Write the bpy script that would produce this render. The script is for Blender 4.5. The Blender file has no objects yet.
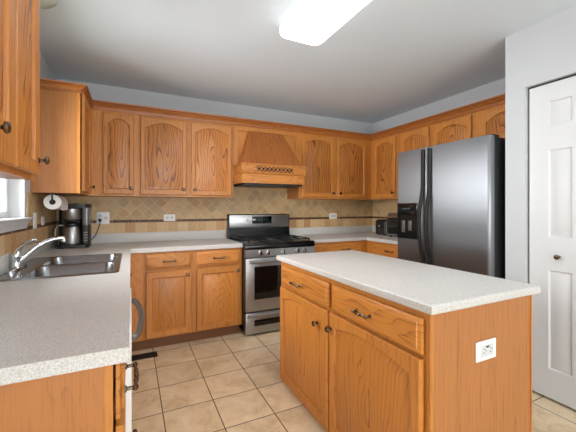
import bpy, bmesh, math, random
from mathutils import Vector, Matrix
random.seed(7)
S = bpy.context.scene
COL = S.collection
R = math.radians
# ------------------------------------------------------------------ camera, sky, lights, exposure
cam_d = bpy.data.cameras.new('camera'); cam = bpy.data.objects.new('camera', cam_d); COL.objects.link(cam)
cam_d.sensor_fit = 'HORIZONTAL'; cam_d.sensor_width = 36.0
cam_d.lens = 323.9 / 576 * 36.0
cam_d.shift_y = -(216 - 207.67) / 576
cam_d.clip_start = 0.02
cam.location = (0, 0, 1.27); cam.rotation_euler = (R(90), 0, -0.4513)
S.camera = cam
W = bpy.data.worlds.new('sky'); S.world = W; W.use_nodes = True
wn = W.node_tree.nodes; wl = W.node_tree.links
sky = wn.new('ShaderNodeTexSky')
try:
    sky.sky_type = 'NISHITA'; sky.sun_disc = False; sky.sun_elevation = R(40); sky.sun_rotation = R(200); sky.air_density = 1.0; sky.dust_density = 3.0
except Exception: pass
wn['Background'].inputs['Strength'].default_value = 0.15
wl.new(sky.outputs[0], wn['Background'].inputs['Color'])
def area(name, loc, rot, sx, sy, power, color):
    l = bpy.data.lights.new(name, 'AREA'); l.shape = 'RECTANGLE'; l.size = sx; l.size_y = sy; l.energy = power; l.color = color
    o = bpy.data.objects.new(name, l); COL.objects.link(o); o.location = loc; o.rotation_euler = rot
    return o
# daylight entering the sink window, plus light added at unseen rear and patio openings
area('sky_light_sink_window', (-2.6, 2.1, 2.3), (0, R(-76), 0), 2.4, 2.4, 430, (0.94, 0.975, 1.0))
area('ground_bounce_sink_window', (-2.6, 2.1, 0.9), (0, R(-110), 0), 2.4, 2.4, 170, (0.95, 0.985, 1.0))
area('added_patio_daylight', (-0.85, -1.4, 0.75), (0, R(-138), 0), 1.4, 2.0, 22, (0.95, 0.98, 1.0))
area('added_rear_daylight', (0.85, -3.35, 1.25), (R(130), 0, 0), 2.4, 1.2, 125, (0.95, 0.98, 1.0))
LAMP_STRENGTH = 10.6
S.view_settings.view_transform = 'Standard'; S.view_settings.look = 'None'
S.view_settings.exposure = 0.12; S.view_settings.gamma = 1.0; S.view_settings.use_curve_mapping = False

# ------------------------------------------------------------------ materials
def srgb(r, g, b):
    f = lambda c: (c / 255 / 12.92) if c / 255 <= 0.04045 else ((c / 255 + 0.055) / 1.055) ** 2.4
    return (f(r), f(g), f(b), 1)
class NT:
    def __init__(s, name):
        s.m = bpy.data.materials.new(name); s.m.use_nodes = True
        s.t = s.m.node_tree; s.b = s.t.nodes['Principled BSDF']
    def n(s, t, **kw):
        o = s.t.nodes.new(t)
        for k, v in kw.items(): setattr(o, k, v)
        return o
    def put(s, sock, v):
        if isinstance(v, bpy.types.NodeSocket): s.t.links.new(v, sock)
        else: sock.default_value = v
    def math(s, op, a, b=0.0, c=0.0):
        o = s.n('ShaderNodeMath', operation=op)
        s.put(o.inputs[0], a); s.put(o.inputs[1], b); s.put(o.inputs[2], c)
        return o.outputs[0]
    def mix(s, f, a, b, blend='MIX'):
        o = s.n('ShaderNodeMix', data_type='RGBA', blend_type=blend)
        s.put(o.inputs['Factor'], f); s.put(o.inputs[6], a); s.put(o.inputs[7], b)
        return o.outputs[2]
    def obj(s):
        c = s.n('ShaderNodeTexCoord'); x = s.n('ShaderNodeSeparateXYZ'); s.t.links.new(c.outputs['Object'], x.inputs[0])
        return c.outputs['Object'], x.outputs
    def world(s):
        c = s.n('ShaderNodeNewGeometry'); x = s.n('ShaderNodeSeparateXYZ'); s.t.links.new(c.outputs['Position'], x.inputs[0])
        return c.outputs['Position'], x.outputs
    def comb(s, x, y, z):
        o = s.n('ShaderNodeCombineXYZ'); s.put(o.inputs[0], x); s.put(o.inputs[1], y); s.put(o.inputs[2], z); return o.outputs[0]
    def noise(s, vec, scale, detail=3, rough=0.5, dist=0.0):
        o = s.n('ShaderNodeTexNoise'); s.put(o.inputs['Vector'], vec); o.inputs['Scale'].default_value = scale
        o.inputs['Detail'].default_value = detail; o.inputs['Roughness'].default_value = rough; o.inputs['Distortion'].default_value = dist
        return o.outputs['Fac']
    def ramp(s, f, stops):
        o = s.n('ShaderNodeValToRGB'); e = o.color_ramp.elements
        while len(e) < len(stops): e.new(0.5)
        for i, (p, c) in enumerate(stops): e[i].position = p; e[i].color = c
        s.put(o.inputs[0], f); return o.outputs[0]
    def bump(s, h, strength=0.2, dist=0.002):
        o = s.n('ShaderNodeBump'); o.inputs['Strength'].default_value = strength; o.inputs['Distance'].default_value = dist
        s.put(o.inputs['Height'], h); s.t.links.new(o.outputs[0], s.b.inputs['Normal'])
    def set(s, color=None, rough=None, metal=None, **kw):
        if color is not None: s.put(s.b.inputs['Base Color'], color)
        if rough is not None: s.put(s.b.inputs['Roughness'], rough)
        if metal is not None: s.put(s.b.inputs['Metallic'], metal)
        for k, v in kw.items(): s.put(s.b.inputs[k.replace('_', ' ')], v)
        return s.m
def plain(name, col, rough=0.5, metal=0.0, **kw): return NT(name).set(col, rough, metal, **kw)

def oak(name, vertical, light, dark, figure=1.0, mottled=0.5, flat=False):
    t = NT(name); _, p = t.obj()
    info = t.n('ShaderNodeObjectInfo').outputs['Random']
    h = p[0] if flat else t.math('ADD', p[0], p[1])
    u, w = (h, p[2]) if vertical else (p[2], h)
    off = t.math('MULTIPLY', info, 37.0)
    wo = t.math('ADD', w, off)
    slow = t.noise(t.comb(t.math('MULTIPLY', u, 5.0), off, t.math('MULTIPLY', wo, 1.1)), 1.0, 2)
    wob = t.noise(t.comb(t.math('MULTIPLY', u, 22.0), off, t.math('MULTIPLY', wo, 5.0)), 1.0, 2)
    tilt = t.math('ADD', t.math('MULTIPLY', w, 0.16), t.math('MULTIPLY', t.math('SUBTRACT', slow, 0.5), 0.34))
    tilt = t.math('ADD', tilt, t.math('MULTIPLY', t.math('SUBTRACT', info, 0.5), 0.1))
    us = t.math('ADD', u, t.math('MULTIPLY', t.math('SUBTRACT', slow, 0.5), 0.12))
    ring = t.math('SQRT', t.math('ADD', t.math('POWER', t.math('ABSOLUTE', us), 2.0), t.math('POWER', t.math('ABSOLUTE', tilt), 2.0)))
    ring = t.math('ADD', ring, t.math('MULTIPLY', wob, 0.014))
    saw = t.math('FRACT', t.math('MULTIPLY', ring, 40.0))
    ln = t.math('POWER', saw, 3.0)
    pores = t.noise(t.comb(t.math('MULTIPLY', u, 210.0), off, t.math('MULTIPLY', wo, 9.0)), 1.0, 3, 0.65)
    streak = t.noise(t.comb(t.math('MULTIPLY', u, 60.0), off, t.math('MULTIPLY', wo, 1.6)), 1.0, 3)
    f = t.math('ADD', t.math('MULTIPLY', ln, 0.8 * figure), t.math('MULTIPLY', t.math('SUBTRACT', pores, 0.5), 1.5))
    f = t.math('ADD', f, t.math('MULTIPLY', t.math('SUBTRACT', streak, 0.45), mottled))
    c = t.ramp(f, [(0.0, light), (0.35, tuple(a * 0.8 + b * 0.2 for a, b in zip(light, dark))), (0.85, dark)])
    v = t.n('ShaderNodeHueSaturation'); t.put(v.inputs['Color'], c)
    t.put(v.inputs['Value'], t.math('ADD', 0.9, t.math('MULTIPLY', info, 0.2)))
    t.set(v.outputs[0], 0.42, Coat_Weight=0.12, Coat_Roughness=0.2)
    t.bump(pores, 0.08, 0.001)
    return t.m
OL, OD = srgb(204, 132, 58), srgb(104, 49, 14)
M = {}
M['oak_v'] = oak('honey_oak_upright_grain', True, OL, OD, 0.5, 0.7)
M['oak_h'] = oak('honey_oak_level_grain', False, OL, OD, 0.62, 0.7)
M['oak_panel'] = oak('honey_oak_figured_panel', True, srgb(196, 124, 54), srgb(88, 37, 9), 1.1)
M['oak_plain'] = oak('honey_oak_quiet_panel', True, srgb(204, 131, 56), srgb(108, 50, 14), 0.62, 0.7)
M['oak_hood'] = oak('red_brown_oak_hood', True, srgb(168, 98, 42), srgb(76, 34, 10), 0.7, 0.9, True)
M['oak_crown'] = oak('red_brown_oak_moulding', False, srgb(178, 106, 46), srgb(92, 42, 13), 0.5, 0.6)
M['veneer'] = oak('oak_veneer', True, srgb(180, 116, 60), srgb(104, 56, 24), 0.3, 1.0)
M['dark_gap'] = plain('dark_cutout_shade', srgb(58, 28, 14), 0.7)  # dark brown for the shade inside the hood's carved cut-outs
M['toe'] = plain('stained_toe_board', srgb(122, 78, 46), 0.6)
M['bronze'] = plain('oiled_bronze', srgb(120, 104, 88), 0.25, 1.0)
M['white_paint'] = plain('white_semi_gloss_paint', srgb(212, 213, 214), 0.42)
M['white_plastic'] = plain('white_plastic', srgb(240, 240, 238), 0.35)
M['black'] = plain('black_enamel', srgb(14, 14, 15), 0.2)
M['black_plastic'] = plain('black_plastic', srgb(22, 22, 23), 0.42)
M['cast_iron'] = plain('cast_iron', srgb(20, 20, 20), 0.6)
M['dark_glass'] = plain('dark_oven_glass', srgb(10, 10, 11), 0.08)
M['grey_handle'] = plain('grey_metal_handle', srgb(120, 116, 110), 0.42, 0.7)
M['chrome'] = plain('chrome', srgb(225, 228, 230), 0.12, 1.0)
M['blue_led'] = plain('dim_display', srgb(60, 84, 90), 0.3)
M['slot'] = plain('socket_slot', srgb(50, 48, 46), 0.6)
M['paper'] = plain('paper_towel', srgb(240, 240, 240), 0.9)
M['cardboard'] = plain('cardboard', srgb(95, 80, 66), 0.9)
M['vinyl'] = plain('white_vinyl', srgb(236, 240, 243), 0.4)
M['lawn'] = plain('lawn', srgb(96, 118, 70), 0.9)
M['shade_glass'] = plain('frosted_glass', srgb(214, 220, 210), 0.35, 0.0, Transmission_Weight=0.25)
M['register'] = plain('brown_metal', srgb(60, 48, 38), 0.5, 0.4)
def steel(name, col, rough, aniso=0.0):
    t = NT(name); pos, p = t.obj()
    n = t.noise(t.comb(t.math('MULTIPLY', p[0], 3.0), t.math('MULTIPLY', p[1], 3.0), t.math('MULTIPLY', p[2], 300.0)), 1.0, 2)
    t.set(col, t.math('ADD', rough, t.math('MULTIPLY', t.math('SUBTRACT', n, 0.5), 0.03)), 1.0)
    if aniso:
        t.b.inputs['Anisotropic'].default_value = aniso
        tn = t.n('ShaderNodeTangent', direction_type='RADIAL', axis='Z'); t.t.links.new(tn.outputs[0], t.b.inputs['Tangent'])
    return t.m
M['steel'] = steel('brushed_stainless', srgb(172, 172, 172), 0.36)
M['fridge_steel'] = steel('brushed_door_stainless', srgb(126, 128, 131), 0.38, 0.86)
M['sink_steel'] = steel('satin_sink_stainless', srgb(150, 152, 156), 0.24)
def glass(name, tint=(1, 1, 1, 1), fac=0.08):
    t = NT(name); tr = t.n('ShaderNodeBsdfTransparent'); tr.inputs[0].default_value = tint
    gl = t.n('ShaderNodeBsdfGlossy'); gl.inputs['Roughness'].default_value = 0.03
    mx = t.n('ShaderNodeMixShader'); mx.inputs[0].default_value = fac
    t.t.links.new(tr.outputs[0], mx.inputs[1]); t.t.links.new(gl.outputs[0], mx.inputs[2])
    t.t.links.new(mx.outputs[0], t.n('ShaderNodeOutputMaterial').inputs[0]) if False else t.t.links.new(mx.outputs[0], t.t.nodes['Material Output'].inputs[0])
    return t.m
M['glass'] = glass('window_glass'); M['tank'] = plain('smoky_clear_plastic', srgb(150, 150, 154), 0.15, 0.0, Transmission_Weight=0.55)
def painted(name, col, rough=0.85):
    t = NT(name); pos, _ = t.world(); n = t.noise(pos, 160, 3)
    t.set(col, rough); t.bump(n, 0.12, 0.001); return t.m
M['wall'] = painted('light_grey_wall_paint', srgb(200, 203, 205))
M['ceiling'] = painted('white_ceiling_paint', srgb(222, 230, 237))
def laminate():
    t = NT('speckled_laminate'); pos, _ = t.world()
    a = t.noise(pos, 330, 2, 0.6); b = t.noise(pos, 140, 2)
    f = t.math('ADD', t.math('MULTIPLY', a, 0.75), t.math('MULTIPLY', b, 0.25))
    c = t.ramp(f, [(0.32, srgb(150, 143, 135)), (0.44, srgb(200, 196, 190)), (0.56, srgb(211, 208, 203)), (0.70, srgb(234, 233, 231))])
    return t.set(c, 0.38)
M['laminate'] = laminate()
def cell(t, a, b, size):
    a = t.math('DIVIDE', a, size); b = t.math('DIVIDE', b, size)
    wv = t.n('ShaderNodeTexWhiteNoise', noise_dimensions='2D')
    t.put(wv.inputs['Vector'], t.comb(t.math('FLOOR', a), t.math('FLOOR', b), 0.0))
    fa = t.math('FRACT', a); fb = t.math('FRACT', b)
    ea = t.math('MINIMUM', fa, t.math('SUBTRACT', 1.0, fa)); eb = t.math('MINIMUM', fb, t.math('SUBTRACT', 1.0, fb))
    return wv.outputs['Value'], t.math('MULTIPLY', ea, size), t.math('MULTIPLY', eb, size)
def floor_tile():
    t = NT('beige_ceramic_floor_tile'); pos, p = t.world()
    r, ea, eb = cell(t, t.math('SUBTRACT', p[0], 0.177), t.math('SUBTRACT', p[1], 2.143), 0.3105)
    g = t.math('LESS_THAN', t.math('MINIMUM', ea, eb), 0.0028)
    n1 = t.noise(t.comb(p[0], p[1], t.math('MULTIPLY', r, 9.0)), 5.5, 5, 0.6, 0.6)
    n2 = t.noise(pos, 45, 3)
    f = t.math('ADD', t.math('MULTIPLY', n1, 0.8), t.math('MULTIPLY', n2, 0.2))
    c = t.ramp(f, [(0.3, srgb(206, 176, 134)), (0.5, srgb(236, 212, 174)), (0.7, srgb(246, 231, 205))])
    v = t.n('ShaderNodeHueSaturation'); t.put(v.inputs['Color'], c); t.put(v.inputs['Value'], t.math('ADD', 0.94, t.math('MULTIPLY', r, 0.1)))
    t.set(t.mix(g, v.outputs[0], srgb(92, 66, 48)), t.math('ADD', 0.28, t.math('MULTIPLY', g, 0.5)))
    t.bump(t.math('MINIMUM', t.math('MINIMUM', ea, eb), 0.006), 0.5, 0.5); return t.m
M['floor'] = floor_tile()
def backsplash():
    t = NT('tumbled_stone_backsplash'); pos, p = t.world()
    h = t.math('ADD', p[0], p[1]); z = p[2]
    a = t.math('MULTIPLY', t.math('ADD', h, z), 0.7071); b = t.math('MULTIPLY', t.math('SUBTRACT', h, z), 0.7071)
    r1, a1, b1 = cell(t, a, b, 0.085); r2, a2, b2 = cell(t, h, t.math('SUBTRACT', z, 1.010), 0.105)
    r3, a3, b3 = cell(t, h, t.math('SUBTRACT', z, 1.115), 0.0295)
    stone = lambda r: t.ramp(r, [(0.0, srgb(184, 146, 98)), (0.3, srgb(206, 172, 124)), (0.6, srgb(196, 164, 120)), (1.0, srgb(176, 150, 110))])
    rowc = lambda r: t.ramp(r, [(0.0, srgb(190, 142, 92)), (0.5, srgb(205, 168, 120)), (1.0, srgb(214, 182, 138))])
    dark = lambda r: t.ramp(r, [(0.0, srgb(50, 28, 18)), (0.5, srgb(96, 54, 32)), (0.8, srgb(66, 40, 26)), (1.0, srgb(150, 106, 66))])
    grout = srgb(203, 181, 144)
    g1 = t.math('LESS_THAN', t.math('MINIMUM', a1, b1), 0.0026); g2 = t.math('LESS_THAN', a2, 0.0022); g3 = t.math('LESS_THAN', t.math('MINIMUM', a3, b3), 0.0016)
    low = t.math('LESS_THAN', z, 1.115); strip = t.math('MULTIPLY', t.math('GREATER_THAN', z, 1.115), t.math('LESS_THAN', z, 1.1445))
    c = t.mix(g1, stone(r1), grout)
    c = t.mix(low, c, t.mix(g2, rowc(r2), srgb(206, 190, 160)))
    c = t.mix(strip, c, t.mix(g3, dark(r3), srgb(150, 118, 84)))
    n = t.noise(pos, 38, 4, 0.65); v = t.n('ShaderNodeHueSaturation'); t.put(v.inputs['Color'], c)
    t.put(v.inputs['Value'], t.math('ADD', 0.72, t.math('MULTIPLY', n, 0.56)))
    t.set(v.outputs[0], 0.5); return t.m
M['splash'] = backsplash()
def emit(name, col, s):
    t = NT(name); t.set(srgb(240, 240, 240), 0.5); t.b.inputs['Emission Color'].default_value = col; t.b.inputs['Emission Strength'].default_value = s
    return t.m
M['diffuser'] = emit('lit_acrylic_diffuser', (0.98, 0.99, 1.0, 1), LAMP_STRENGTH)

M['rim'] = emit('glowing_acrylic_edge', (0.98, 0.99, 1.0, 1), 1.1)

# ------------------------------------------------------------------ mesh helpers
def bx(bm, x0, x1, y0, y1, z0, z1, bev=0.0, seg=2):
    if x0 > x1: x0, x1 = x1, x0
    if y0 > y1: y0, y1 = y1, y0
    if z0 > z1: z0, z1 = z1, z0
    r = bmesh.ops.create_cube(bm, size=1.0)
    for v in r['verts']:
        v.co = Vector(((x0 + x1) / 2 + v.co.x * (x1 - x0), (y0 + y1) / 2 + v.co.y * (y1 - y0), (z0 + z1) / 2 + v.co.z * (z1 - z0)))
    if bev > 0:
        es = list({e for v in r['verts'] for e in v.link_edges})
        bmesh.ops.bevel(bm, geom=es, offset=bev, segments=seg, profile=0.5, affect='EDGES', clamp_overlap=True)
def prism(bm, pts, n0, n1, f, cap=True):
    """pts: outline (a,b); f(a,b,n) -> xyz."""
    A = [bm.verts.new(f(a, b, n0)) for a, b in pts]; B = [bm.verts.new(f(a, b, n1)) for a, b in pts]
    k = len(pts)
    for i in range(k): bm.faces.new((A[i], A[(i + 1) % k], B[(i + 1) % k], B[i]))
    if cap: bm.faces.new(A[::-1]); bm.faces.new(B)
def loft(bm, loops, close_first=False, close_last=False):
    L = [[bm.verts.new(p) for p in lp] for lp in loops]; k = len(L[0])
    for A, B in zip(L, L[1:]):
        for i in range(k): bm.faces.new((A[i], A[(i + 1) % k], B[(i + 1) % k], B[i]))
    if close_first: bm.faces.new(L[0][::-1])
    if close_last: bm.faces.new(L[-1])
def tube(bm, pts, rad, seg=12, cap=True):
    pts = [Vector(p) for p in pts]; n = len(pts)
    rads = rad if isinstance(rad, (list, tuple)) else [rad] * n
    up = None; loops = []
    for i, p in enumerate(pts):
        t = (pts[min(i + 1, n - 1)] - pts[max(i - 1, 0)]).normalized()
        if up is None:
            up = Vector((0, 0, 1)) if abs(t.z) < 0.9 else Vector((1, 0, 0))
        s = t.cross(up).normalized(); up = s.cross(t).normalized()
        loops.append([p + (s * math.cos(a) + up * math.sin(a)) * rads[i] for a in (2 * math.pi * k / seg for k in range(seg))])
    loft(bm, loops, cap, cap)
def lathe(bm, prof, origin, axis, seg=24, cap=True):
    """prof: list of (radius, distance along axis)."""
    ax = Vector(axis).normalized(); o = Vector(origin)
    s = ax.cross(Vector((0, 0, 1)) if abs(ax.z) < 0.9 else Vector((1, 0, 0))).normalized(); t = ax.cross(s)
    loops = [[o + ax * d + (s * math.cos(a) + t * math.sin(a)) * max(r, 1e-4) for a in (2 * math.pi * k / seg for k in range(seg))] for r, d in prof]
    loft(bm, loops, cap, cap)
def curve(pts, n=8):
    """Catmull-Rom through pts."""
    P = [Vector(p) for p in pts]; out = []
    for i in range(len(P) - 1):
        p0 = P[max(i - 1, 0)]; p1 = P[i]; p2 = P[i + 1]; p3 = P[min(i + 2, len(P) - 1)]
        for k in range(n):
            t = k / n
            out.append(0.5 * ((2 * p1) + (p2 - p0) * t + (2 * p0 - 5 * p1 + 4 * p2 - p3) * t * t + (3 * p1 - p0 - 3 * p2 + p3) * t ** 3))
    return out + [P[-1]]
def rrect(x0, x1, y0, y1, r, n=5):
    out = []
    for cx, cy, a0 in ((x1 - r, y0 + r, -90), (x1 - r, y1 - r, 0), (x0 + r, y1 - r, 90), (x0 + r, y0 + r, 180)):
        for k in range(n + 1):
            a = R(a0 + 90 * k / n); out.append((cx + r * math.cos(a), cy + r * math.sin(a)))
    return out
def B(): return bmesh.new()
def wpos(o):
    v = Vector((0, 0, 0))
    while o is not None: v = v + o.location; o = o.parent
    return v
def obj(name, bm, mat, parent=None, sharp=35, **tags):
    """One mesh object; its origin sits at the middle of its bounds."""
    bmesh.ops.recalc_face_normals(bm, faces=bm.faces[:])
    lo = Vector([min(v.co[i] for v in bm.verts) for i in range(3)]); hi = Vector([max(v.co[i] for v in bm.verts) for i in range(3)])
    c = (lo + hi) / 2
    for v in bm.verts: v.co -= c
    for f in bm.faces: f.smooth = True
    me = bpy.data.meshes.new(name); bm.to_mesh(me); bm.free()
    me.set_sharp_from_angle(angle=R(sharp))
    me.materials.append(M[mat])
    o = bpy.data.objects.new(name, me); COL.objects.link(o)
    if parent is not None: o.parent = parent; o.location = c - wpos(parent)
    else: o.location = c
    for k, v in tags.items(): o[k] = v
    return o
def thing(name, label, cat, loc, group=None):
    o = bpy.data.objects.new(name, None); COL.objects.link(o); o.location = loc; o.empty_display_size = 0.05
    o['label'] = label; o['category'] = cat
    if group: o['group'] = group
    return o
def struct(name, bm, mat, label=None):
    o = obj(name, bm, mat); o['kind'] = 'structure'
    if label: o['label'] = label
    return o
def frame_of(fac, plane):
    """maps (u along the face, n outward, w up) to world."""
    if fac == 'S': return lambda u, n, w: Vector((u, plane - n, w))
    if fac == 'E': return lambda u, n, w: Vector((plane + n, u, w))
    return lambda u, n, w: Vector((plane - n, u, w))
def fbox(bm, f, u0, u1, n0, n1, w0, w1, bev=0.0):
    a, b = f(u0, n0, w0), f(u1, n1, w1)
    bx(bm, a.x, b.x, a.y, b.y, a.z, b.z, bev)

# ------------------------------------------------------------------ cabinet pieces
def knob(parent, f, u, w, n=0.0):
    bm = B(); p = f(u, n, w); ax = f(u, n + 1, w) - p
    lathe(bm, [(0.011, 0.0), (0.011, 0.003), (0.0055, 0.006), (0.005, 0.014), (0.009, 0.018), (0.0155, 0.022), (0.0165, 0.026), (0.0135, 0.031), (0.006, 0.0335), (0.0, 0.034)], p, ax, 18)
    return obj('knob', bm, 'bronze', parent)
def pull(parent, f, u, w, n=0.0, half=0.048, bow=0.026):
    bm = B()
    for s in (-1, 1):
        p = f(u + s * half, n, w)
        lathe(bm, [(0.010, 0.0), (0.009, 0.004), (0.005, 0.007), (0.005, bow - 0.002)], p, f(u, n + 1, w) - f(u, n, w), 12)
    pts = []; rads = []
    K = 30
    for k in range(K + 1):
        t = -1.28 + 2.56 * k / K
        pts.append(f(u + t * half, n + bow + 0.004 * math.cos(t * 1.4), w + 0.002 * math.sin(t * 9)))
        a = abs(t)
        rads.append(0.0045 + (0.003 * abs(math.cos(t * 7)) if a < 0.7 else 0.004 * math.exp(-((a - 1.0) / 0.13) ** 2)) - (0.003 if a > 1.2 else 0))
    tube(bm, pts, rads, 10)
    return obj('pull', bm, 'bronze', parent)
def arch_loop(u0, u1, w0, w1, rise, inset=0.0, n=16):
    """panel outline: level sides, arched top whose peak is at w1 and whose shoulders are `rise` lower."""
    uc = (u0 + u1) / 2; hw = (u1 - u0) / 2 - inset
    out = [(uc - hw, w0 + inset), (uc + hw, w0 + inset)]
    top = w1 - inset
    if rise <= 0: return out + [(uc + hw, top), (uc - hw, top)]
    for k in range(n + 1):
        s = 1 - 2 * k / n
        shoulder = 0.96; el = 0.75 if hw < 0.09 else 0.04
        if abs(s) >= shoulder: y = 0.0
        else: y = math.sqrt(max(0.0, 1 - (s / shoulder) ** 2)) * el + (1 - (s / shoulder) ** 2) * (1 - el)
        out.append((uc + hw * s, top - rise * (1 - y)))
    return out
def door(parent, f, u0, u1, w0, w1, rise, n=0.006, knob_at=None, stile=0.058, rail=0.058, t=0.02, rail_top=None):
    rt = rail_top or rail
    inner = arch_loop(u0 + stile, u1 - stile, w0 + rail, w1 - rt, rise)
    m = len(inner) - 2
    outer = [(u0, w0), (u1, w0)] + [((u1 if k == 0 else u0 if k == m - 1 else inner[2 + k][0]), w1) for k in range(m)]
    def inset(lp, d):
        uc = (u0 + u1) / 2; wc = (w0 + w1) / 2
        return [(uc + (a - uc) * (1 - 2 * d / (u1 - u0)), wc + (b - wc) * (1 - 2 * d / (w1 - w0))) for a, b in lp]
    fin = arch_loop(u0 + stile, u1 - stile, w0 + rail, w1 - rt, rise, inset=-0.006)
    bm = B()
    loft(bm, [[f(a, n, b) for a, b in inner], [f(a, n, b) for a, b in outer], [f(a, n + t - 0.006, b) for a, b in outer],
              [f(a, n + t, b) for a, b in inset(outer, 0.006)], [f(a, n + t, b) for a, b in fin],
              [f(a, n + t - 0.009, b) for a, b in inner], [f(a, n, b) for a, b in inner]])
    bmesh.ops.remove_doubles(bm, verts=bm.verts[:], dist=1e-5)
    d = obj('door', bm, 'oak_v', parent)
    bm = B()
    lp = lambda ins, nn: [f(a, n + nn, b) for a, b in arch_loop(u0 + stile, u1 - stile, w0 + rail, w1 - rt, rise, inset=ins)]
    loft(bm, [lp(0.0005, 0.002), lp(0.0005, t - 0.012), lp(0.009, t - 0.012), lp(0.034, t - 0.003)], True, True)
    obj('panel', bm, 'oak_panel' if w0 > 1.2 else 'oak_plain', d)
    if knob_at: knob(d, f, knob_at[0], knob_at[1], n + t)
    return d
def drawer(parent, f, u0, u1, w0, w1, n=0.006, t=0.02, pull_at=None, half=0.048):
    bm = B(); c = 0.016
    lp = lambda i, nn: [f(a, n + nn, b) for a, b in ((u0 + i, w0 + i), (u1 - i, w0 + i), (u1 - i, w1 - i), (u0 + i, w1 - i))]
    loft(bm, [lp(0, 0), lp(0, t * 0.45), lp(0.004, t * 0.62), lp(c, t * 0.72), lp(c + 0.003, t)], True, True)
    d = obj('drawer', bm, 'oak_h', parent)
    p = pull_at or ((u0 + u1) / 2, (w0 + w1) / 2)
    pull(d, f, p[0], p[1], n + t, half)
    return d
def face_frame(parent, f, u0, u1, w0, w1, stiles, rails, th=0.019):
    """stiles: (u0,u1) uprights; rails: (w0,w1) cross pieces; drawn proud of the carcass by th (n from -th to 0)."""
    bm = B()
    for a, b in stiles: fbox(bm, f, a, b, -th, 0, w0, w1)
    for a, b in rails: fbox(bm, f, u0 + 0.004, u1 - 0.004, -th + 0.0005, -0.0004, a + 0.0005, b - 0.0005)
    return obj('face_frame', bm, 'oak_v', parent)

# ------------------------------------------------------------------ the room
XL, XR, YB, YR, ZC = -0.645, 3.194, 3.743, -3.2, 2.504
XP, YP = 2.444, 1.427
bm = B(); bx(bm, XL - 0.12, XR + 0.12, YR - 0.12, YB + 0.12, -0.06, 0.0); struct('floor', bm, 'floor')
bm = B(); bx(bm, XL - 0.12, XR + 0.12, YR - 0.12, YB + 0.12, ZC, ZC + 0.08); struct('ceiling', bm, 'ceiling')
bm = B(); bx(bm, XL - 0.12, XR + 0.12, YB, YB + 0.12, 0, ZC); struct('wall_back', bm, 'wall')
bm = B(); bx(bm, XR, XR + 0.12, YP - 0.11, YB, 0, ZC); struct('wall_right', bm, 'wall')
PY0, PY1, PB, PT = -2.4, -0.4, 0.1, 2.2
WY0, WY1, WZ0, WZ1 = 1.76, 2.735, 1.20, 2.12
bm = B()
bx(bm, XL - 0.12, XL, YR, PY0, 0, ZC); bx(bm, XL - 0.12, XL, PY1, WY0, 0, ZC); bx(bm, XL - 0.12, XL, PY0, PY1, 0, PB); bx(bm, XL - 0.12, XL, PY0, PY1, PT, ZC); bx(bm, XL - 0.12, XL, WY1, YB, 0, ZC)
bx(bm, XL - 0.12, XL, WY0, WY1, 0, WZ0); bx(bm, XL - 0.12, XL, WY0, WY1, WZ1, ZC)
struct('wall_left', bm, 'wall')
DY0, DY1, DZ = 0.565, 1.298, 2.10
bm = B()
bx(bm, XP, XP + 0.11, YR, DY0, 0, ZC); bx(bm, XP, XP + 0.11, DY1, YP, 0, ZC); bx(bm, XP, XP + 0.11, DY0, DY1, DZ, ZC)
struct('wall_pantry', bm, 'wall')
bm = B(); bx(bm, XP + 0.11, XR, YP - 0.11, YP, 0, ZC); struct('wall_return', bm, 'wall')
bm = B(); bx(bm, XP + 0.6, XP + 0.66, YR, YP - 0.11, 0, ZC); struct('wall_closet', bm, 'wall')
PX0, PX1, PZ0, PZ1 = -0.35, 2.05, 0.75, 2.15
bm = B()
bx(bm, XL, PX0, YR - 0.12, YR, 0, ZC); bx(bm, PX1, XP + 0.6, YR - 0.12, YR, 0, ZC)
bx(bm, PX0, PX1, YR - 0.12, YR, 0, PZ0); bx(bm, PX0, PX1, YR - 0.12, YR, PZ1, ZC)
struct('wall_rear', bm, 'wall')
bm = B(); bx(bm, -40, 40, -40, 40, -0.5, -0.4); struct('ground', bm, 'lawn')
# sink window: white vinyl frame, two sashes, glass
w = thing('window_1', 'white framed window over the sink', 'window', (XL - 0.1, (WY0 + WY1) / 2, WZ0)); w['kind'] = 'structure'
bm = B(); x0, x1 = XL - 0.12, XL - 0.085
bx(bm, x0, x1, WY0, WY0 + 0.045, WZ0, WZ1); bx(bm, x0, x1, WY1 - 0.045, WY1, WZ0, WZ1)
bx(bm, x0, x1, WY0 + 0.045, WY1 - 0.045, WZ0, WZ0 + 0.045); bx(bm, x0, x1, WY0 + 0.045, WY1 - 0.045, WZ1 - 0.045, WZ1)
bx(bm, x0, x1, (WY0 + WY1) / 2 - 0.025, (WY0 + WY1) / 2 + 0.025, WZ0 + 0.045, WZ1 - 0.045)
obj('window_frame', bm, 'vinyl', w)
bm = B(); bx(bm, XL - 0.105, XL - 0.101, WY0 + 0.04, WY1 - 0.04, WZ0 + 0.04, WZ1 - 0.04); obj('pane', bm, 'glass', w)
bm = B()
prof = [(0, 0), (0.012, 0.0), (0.016, 0.012), (0.018, 0.03), (0.026, 0.04), (0.030, 0.05), (0.030, 0.058), (0.042, 0.060), (0.045, 0.066), (0.042, 0.072), (-0.08, 0.072), (-0.08, 0.06), (0, 0.06)]
prism(bm, [(a, b) for a, b in prof], WY0 - 0.05, WY1 + 0.0, lambda a, b, n: Vector((XL + a, n, 1.132 + b)))
bx(bm, XL, XL + 0.042, WY1, WY1 + 0.05, 1.193, 1.204)
struct('trim_1', bm, 'white_paint')
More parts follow.
